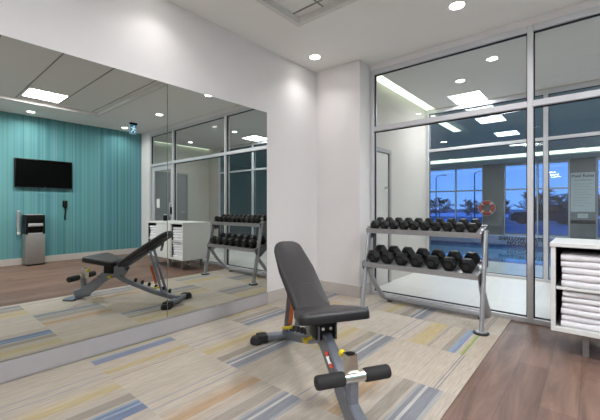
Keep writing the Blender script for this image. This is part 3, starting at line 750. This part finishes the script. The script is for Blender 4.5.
MB().box(-.03, -.045, .16, 0, .045, .30, .008).build('cradle', black_pl, ph)
h = MB(); h.box(-.055, -.028, .13, -.03, .028, .28, .01); h.build('receiver', black_pl, ph)
h = MB(); h.tube([(-.035, 0, .14), (-.03, .006, .05), (-.025, -.004, -.06), (-.03, .0, -.12)], .014, up=(1, 0, 0)); h.build('cord', black_pl, ph)
# exit sign
ex = empty('exit_sign', (4.90, 3.42, CH), label='hanging exit sign with blue running-man pictogram near the teal wall, seen in the mirror', cat='sign')
MB().box(-.035, -.08, -.04, .035, .08, 0, .006).build('ceiling_mount', black_pl, ex)
MB().box(-.012, -.075, -.25, .012, .075, -.04, .004).build('housing', ltrim_m, ex)
for sg in (-1, 1):
    MB().box(.0115*sg, -.07, -.243, .0145*sg, .07, -.047).build('sign_face', exit_m, ex, smooth=False)
    g = MB(); x = .0148*sg
    def fig(poly): g.prism(poly, (x, 0, -.145), (0, 1, 0), (0, 0, 1), (1, 0, 0), .001*sg)
    fig([(.015+.018*math.cos(i*PI/5), .065+.018*math.sin(i*PI/5)) for i in range(10)])
    fig([(-.015, .04), (.02, .04), (.012, -.015), (-.018, -.01)]); fig([(-.018, -.005), (0, -.01), (-.04, -.075), (-.06, -.07)])
    fig([(0, -.012), (.016, -.012), (.05, -.04), (.03, -.08), (.015, -.075), (.03, -.045)]); fig([(.018, .04), (.018, .02), (.06, .0), (.062, .015)]); fig([(-.015, .04), (-.015, .02), (-.055, .03), (-.05, .045)])
    g.build('running_man_pictogram', exitfig_m, ex, smooth=False)

# ---------------------------------------------------------------- pool room beyond the second glazing
PX0, PX1 = -6.0, 9.0; PY0, PY1 = 8.55, 12.2
QX0, QX1 = -4.5, 4.6
mb = MB(); mb.box(PX0, Y2+.05, -.06, PX1, PY0-.3, 0); mb.box(PX0, PY1+.3, -.06, PX1, YP, 0); mb.box(PX0, PY0-.3, -.06, QX0-.3, PY1+.3, 0); mb.box(QX1+.3, PY0-.3, -.06, PX1, PY1+.3, 0)
struct(mb, 'floor_3', deck_m)
mb = MB(); mb.box(QX0-.3, PY0-.3, -.3, QX1+.3, PY0, .0); mb.box(QX0-.3, PY1, -.3, QX1+.3, PY1+.3, .0); mb.box(QX0-.3, PY0, -.3, QX0, PY1, .0); mb.box(QX1, PY0, -.3, QX1+.3, PY1, .0)
struct(mb, 'trim_3', deckband_m)
tag(MB().box(QX0, PY0, -.4, QX1, PY1, -.08).build('pool_water', water_m, smooth=False), 'still blue water of the indoor pool beyond the second glass wall', 'water', kind='stuff')
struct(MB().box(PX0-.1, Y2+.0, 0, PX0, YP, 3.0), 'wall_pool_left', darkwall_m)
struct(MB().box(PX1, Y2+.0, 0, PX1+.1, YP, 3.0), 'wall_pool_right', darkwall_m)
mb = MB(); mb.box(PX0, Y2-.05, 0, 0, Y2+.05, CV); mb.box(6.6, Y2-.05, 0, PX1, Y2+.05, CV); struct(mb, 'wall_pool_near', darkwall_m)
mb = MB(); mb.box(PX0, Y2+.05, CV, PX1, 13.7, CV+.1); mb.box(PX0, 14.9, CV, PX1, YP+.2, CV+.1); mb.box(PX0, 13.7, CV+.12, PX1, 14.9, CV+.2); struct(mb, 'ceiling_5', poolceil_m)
cove((0, 14.3, CV), PX0+.02, 13.72, PX1-.02, 14.88, CV+.03, 'long bright linear cove light across the pool room ceiling in front of the windows')
cove((.52, 7.6, CV-.02), .44, Y2+.1, .60, 8.6, CV-.035, 'short bright linear light in the pool room ceiling above the left glazing')
for x, y, lb in ((-.2, 9.9, 'small round downlight in the pool room ceiling left of the light panels'), (-1.2, 13.9, 'small round downlight near the pool room windows, left'), (2.7, 13.9, 'small round downlight above the pool rules sign')):
    downlight(x, y, CV, lb, GV, 0, .07)
# far wall: columns and windows
cols = [(-6, -3.12), (-.64, .12), (2.33, 3.07), (5.4, 6.1), (8.4, 9.0)]
for i, (a, b) in enumerate(cols):
    c = MB(); c.box(a, YP-.15, 0, b, YP+.2, CV); struct(c, 'wall_pier_%d' % (i+1), column_m)
for i, (a, b, ms) in enumerate(((-3.12, -.64, [-1.8]), (.12, 2.33, [1.3]), (3.07, 5.4, [4.2]), (6.1, 8.4, [7.2]))):
    glazing('window_%d' % (i+3), [a+.03]+ms+[b-.03], YP, YP+.08, [1.9, 2.90], .05, .04, glass2_m, sill=.06, headh=.08)
# life ring
lr = empty('life_ring', (-.47, YP-.15, 1.13), label='red life ring hanging on the dark column beyond the pool', cat='life ring')
def torus(mbx, R, r, y, a0, a1, n=24, m=12):
    mbx.tube([(R*math.cos(a0+(a1-a0)*i/n), y, R*math.sin(a0+(a1-a0)*i/n)) for i in range(n+1)], r, m, up=(0, 1, 0))
t = MB(); torus(t, .235, .075, -.08, 0, 2*PI, 40); t.build('ring', lifering_m, lr)
for i in range(4):
    t = MB(); a = i*PI/2+PI/4; torus(t, .235, .078, -.08, a-.1, a+.1, 4); t.build('white_band', whitest_m, lr)
t = MB(); torus(t, .33, .008, -.08, 0, 2*PI, 24, 6); t.cyl((0, -.08, 0), (0, 0, 0), .01); t.cyl((0, -.08, .33), (0, 0, .33), .012); t.build('rope', whitest_m, lr)
# rules sign
rs = empty('pool_rules_sign', (2.70, YP-.152, 1.72), label='tall pale Pool Rules sign on the grey column beyond the pool', cat='sign')
MB().box(-.35, -.02, -.73, .35, 0, .73, .005).build('sign_board', signw_m, rs, smooth=False)
text_mesh('Pool Rules', .15, (0, -.021, .60), (PI/2, 0, 0), textdark_m, rs, bold=.003)
text_mesh('NO LIFEGUARD', .07, (0, -.021, .44), (PI/2, 0, 0), textdark_m, rs)
for i in range(9):
    t = MB(); yy = .30-i*.10; w_ = [.56, .5, .54, .44, .56, .5, .38, .52, .3][i]
    t.box(-.28, -.0215, yy-.009, -.28+w_, -.0195, yy+.009); t.build('text_line', grey_pl, rs, smooth=False)
pc = empty('placard', (2.70, YP-.152, .84), label='small pale placard below the Pool Rules sign', cat='sign')
MB().box(-.15, -.015, -.08, .15, 0, .08, .003).build('placard_board', signw_m, pc, smooth=False)
text_mesh('NO DIVING', .04, (0, -.016, .0), (PI/2, 0, 0), textdark_m, pc)
tag(MB().box(2.34, YP-.175, .55, 3.06, YP-.151, .68, .003).build('dark_rail', black_pl, smooth=False), 'dark horizontal band on the column below the Pool Rules placard', 'rail')
struct(MB().box(QX0-.3, PY1+.02, 0, QX1+.3, PY1+.28, .27, .01), 'trim_4', tile_mat('curb_tile', (120, 138, 168), (104, 118, 150), .3, .3, .3))
dt = empty('painted_lettering', (1.35, PY1+.019, .13), label='two rows of dark lettering on the raised curb at the far pool edge', cat='lettering')
text_mesh('SHALLOW WATER', .15, (0, 0, .06), (PI/2, 0, 0), black_pl, dt, ext=.0008, bold=.006)
text_mesh('NO DIVING', .15, (0, 0, -.07), (PI/2, 0, 0), black_pl, dt, ext=.0008, bold=.006)

# ---------------------------------------------------------------- outside at dusk
struct(MB().box(-120, YP+.2, -.35, 120, 260, -.15), 'ground', snow_m)
for i, (x0, y0, x1, y1) in enumerate(((-34, 52, 25, 57), (-12, 24, -4, 26))):
    b = MB(); nn = 24; 
    pts = [(x0+(x1-x0)*k/nn, .0) for k in range(nn+1)]
    prof = [(-1, 0), (-.6, .35), (0, .55), (.6, .3), (1, 0)]
    rings = [[b.bm.verts.new((x, (y0+y1)/2+p*(y1-y0)/2, -.16+q*(.6+.5*rnd.random())*(0 if k in (0, nn) else 1))) for p, q in prof] for k, (x, _) in enumerate(pts)]
    for A, B in zip(rings, rings[1:]):
        for j in range(4): b.bm.faces.new([A[j], A[j+1], B[j+1], B[j]])
    tag(b.build('snow_bank', snowb_m), ['long low snow bank beyond the parked car', 'short snow bank outside the left windows'][i], 'snow bank', 'snow banks outside')
def tree_mesh(seed):
    R = random.Random(seed); tr = MB(); tw = MB()
    tr.tube([(0, 0, 0), (.04, 0, .8), (0, .04, 2.3)], .045, 6)
    def grow(p, d, L, lev):
        q = p+d*L
        (tr if lev < 1 else tw).tube([p, p.lerp(q, .5)+Vector((R.uniform(-.06, .06), R.uniform(-.06, .06), R.uniform(-.04, .04)))*L, q], [.024, .016, .013, .011][lev], 3)
        if lev < 3:
            for _ in range([6, 6, 5][lev]):
                nd = (d+Vector((R.uniform(-1, 1), R.uniform(-1, 1), R.uniform(-.6, .7)))*.8).normalized()
                grow(p.lerp(q, R.uniform(.2, 1)), nd, L*R.uniform(.5, .7), lev+1)
    for k in range(11):
        a = k*2.4+R.random(); z = .25+k*.17
        grow(Vector((0, 0, z)), Vector((math.cos(a), math.sin(a), .55)).normalized(), 1.15-.05*k, 0)
    root = empty('bare_tree')
    tr.build('trunk', bark_m, root, smooth=False); tw.build('twigs', bark_m, root, smooth=False)
    return root
tl = [(-19, 44, 3.0), (-15.2, 42, 2.6), (-11.8, 45, 3.3), (-8.6, 47, 2.8), (-5.0, 41, 3.4), (-1.2, 43, 4.0), (1.8, 41, 3.4), (4.9, 44, 3.6), (8.2, 42, 3.2), (11.4, 44, 3.6), (14.0, 41, 3.2), (17.0, 40, 3.6), (-17, 49, 3.4), (-6.2, 50, 3.2), (.4, 49, 3.6), (3.4, 48, 3.3), (6.6, 50, 3.9), (9.6, 49, 3.4)]
tn = ['leftmost bare tree outside the left pool window', 'low bare tree second in the left pool window', 'bare tree at the middle of the left pool window', 'bare tree beside the left column beyond the pool',
      'bare tree right of the life ring column', 'tallest bare tree right of the life ring column', 'bare tree left of the window mullion', 'bare tree right of the mullion beyond the parked car',
      'short bare tree left of the Pool Rules sign', 'bare tree just left of the Pool Rules sign', 'bare tree behind the Pool Rules sign column', 'bare tree at the right edge of the picture', 'far bare tree behind the left window near the street lamp', 'far bare tree behind the life ring column', 'far bare tree behind the parked car, left one',
      'far bare tree behind the parked car, right one', 'far bare tree behind the thin glazing mullion', 'far bare tree just left of the Pool Rules column']
protos = []
for i, (x, y, h) in enumerate(tl):
    if i < 3: t = tree_mesh(i+5); protos.append(t)
    else: t = copy_tree(protos[i % 3])
    t.location = (x, y, -.15); t.rotation_euler = (0, 0, i*1.3); t.scale = (h/3.2, h/3.2, h/3.2)
    tag(t, tn[i], 'tree', 'bare trees at dusk outside the windows')
# parked car
pcx = empty('parked_car', (-.9+.9, 33, -.15), .25, label='dark parked car outside the window between the two columns', cat='car')
b = MB(); b.prism([(-2.2, .25), (-2.2, .75), (-1.9, .92), (-1.1, .98), (-.6, 1.5), (1.2, 1.52), (1.9, 1.0), (2.2, .9), (2.25, .3)], (0, -.85, 0), (1, 0, 0), (0, 0, 1), (0, 1, 0), 1.7); b.build('body', car_m, pcx, ang=20)
b = MB()
for y in (-.856, .85): b.prism([(-.98, 1.0), (-.56, 1.42), (1.1, 1.44), (1.6, 1.0)], (0, y, 0), (1, 0, 0), (0, 0, 1), (0, 1, 0), .006)
b.build('side_windows', carglass_m, pcx, smooth=False)
for x in (-1.4, 1.4):
    for y in (-.88, .70): MB().cyl((x, y, .33), (x, y+.18, .33), .33, n=24, bev=.03).build('wheel', foot_m, pcx)
for i, (x, y, lb) in enumerate(((-9.9, 38, 'street lamp outside the left pool window'), (-5.6, 36, 'street lamp near the life ring column'), (6.2, 37, 'street lamp left of the Pool Rules sign'))):
    s = empty('street_lamp', (x, y, -.15), label=lb, cat='street lamp', group='street lamps outside')
    MB().cyl((0, 0, 0), (0, 0, 4.6), .07, .05, 10).build('pole', silver_m, s)
    MB().tube([(0, 0, 4.55), (.3, 0, 4.75), (.8, 0, 4.8)], .035, 8).build('arm', silver_m, s)
    MB().box(.7, -.12, 4.72, 1.1, .12, 4.8, .02).build('lamp_head', silver_m, s)

# ---------------------------------------------------------------- world, camera, view
wd = bpy.data.worlds.new('dusk'); scene.world = wd; wd.use_nodes = True
nt = wd.node_tree; bg = nt.nodes['Background']
tc = nt.nodes.new('ShaderNodeTexCoord'); sx = nt.nodes.new('ShaderNodeSeparateXYZ'); r = nt.nodes.new('ShaderNodeValToRGB')
nt.links.new(tc.outputs['Generated'], sx.inputs[0]); nt.links.new(sx.outputs['Z'], r.inputs[0]); nt.links.new(r.outputs[0], bg.inputs['Color'])
r.color_ramp.elements[0].position = 0; r.color_ramp.elements[0].color = (*lin((105, 150, 220)), 1)
r.color_ramp.elements[1].position = .35; r.color_ramp.elements[1].color = (*lin((45, 100, 190)), 1)
bg.inputs['Strength'].default_value = 1.6

cam = bpy.data.cameras.new('camera'); co = bpy.data.objects.new('camera', cam); COL.objects.link(co)
co.location = (2.93, 0, 1.15); co.rotation_euler = (PI/2, 0, math.radians(40.3))
cam.sensor_width = 36; cam.lens = 36*343/600; cam.shift_y = -2.5/600; cam.clip_start = .02; cam.clip_end = 500
scene.camera = co
scene.view_settings.view_transform = 'Standard'; scene.view_settings.look = 'None'
scene.view_settings.gamma = 1; scene.view_settings.use_curve_mapping = False
scene.view_settings.exposure = 0.46
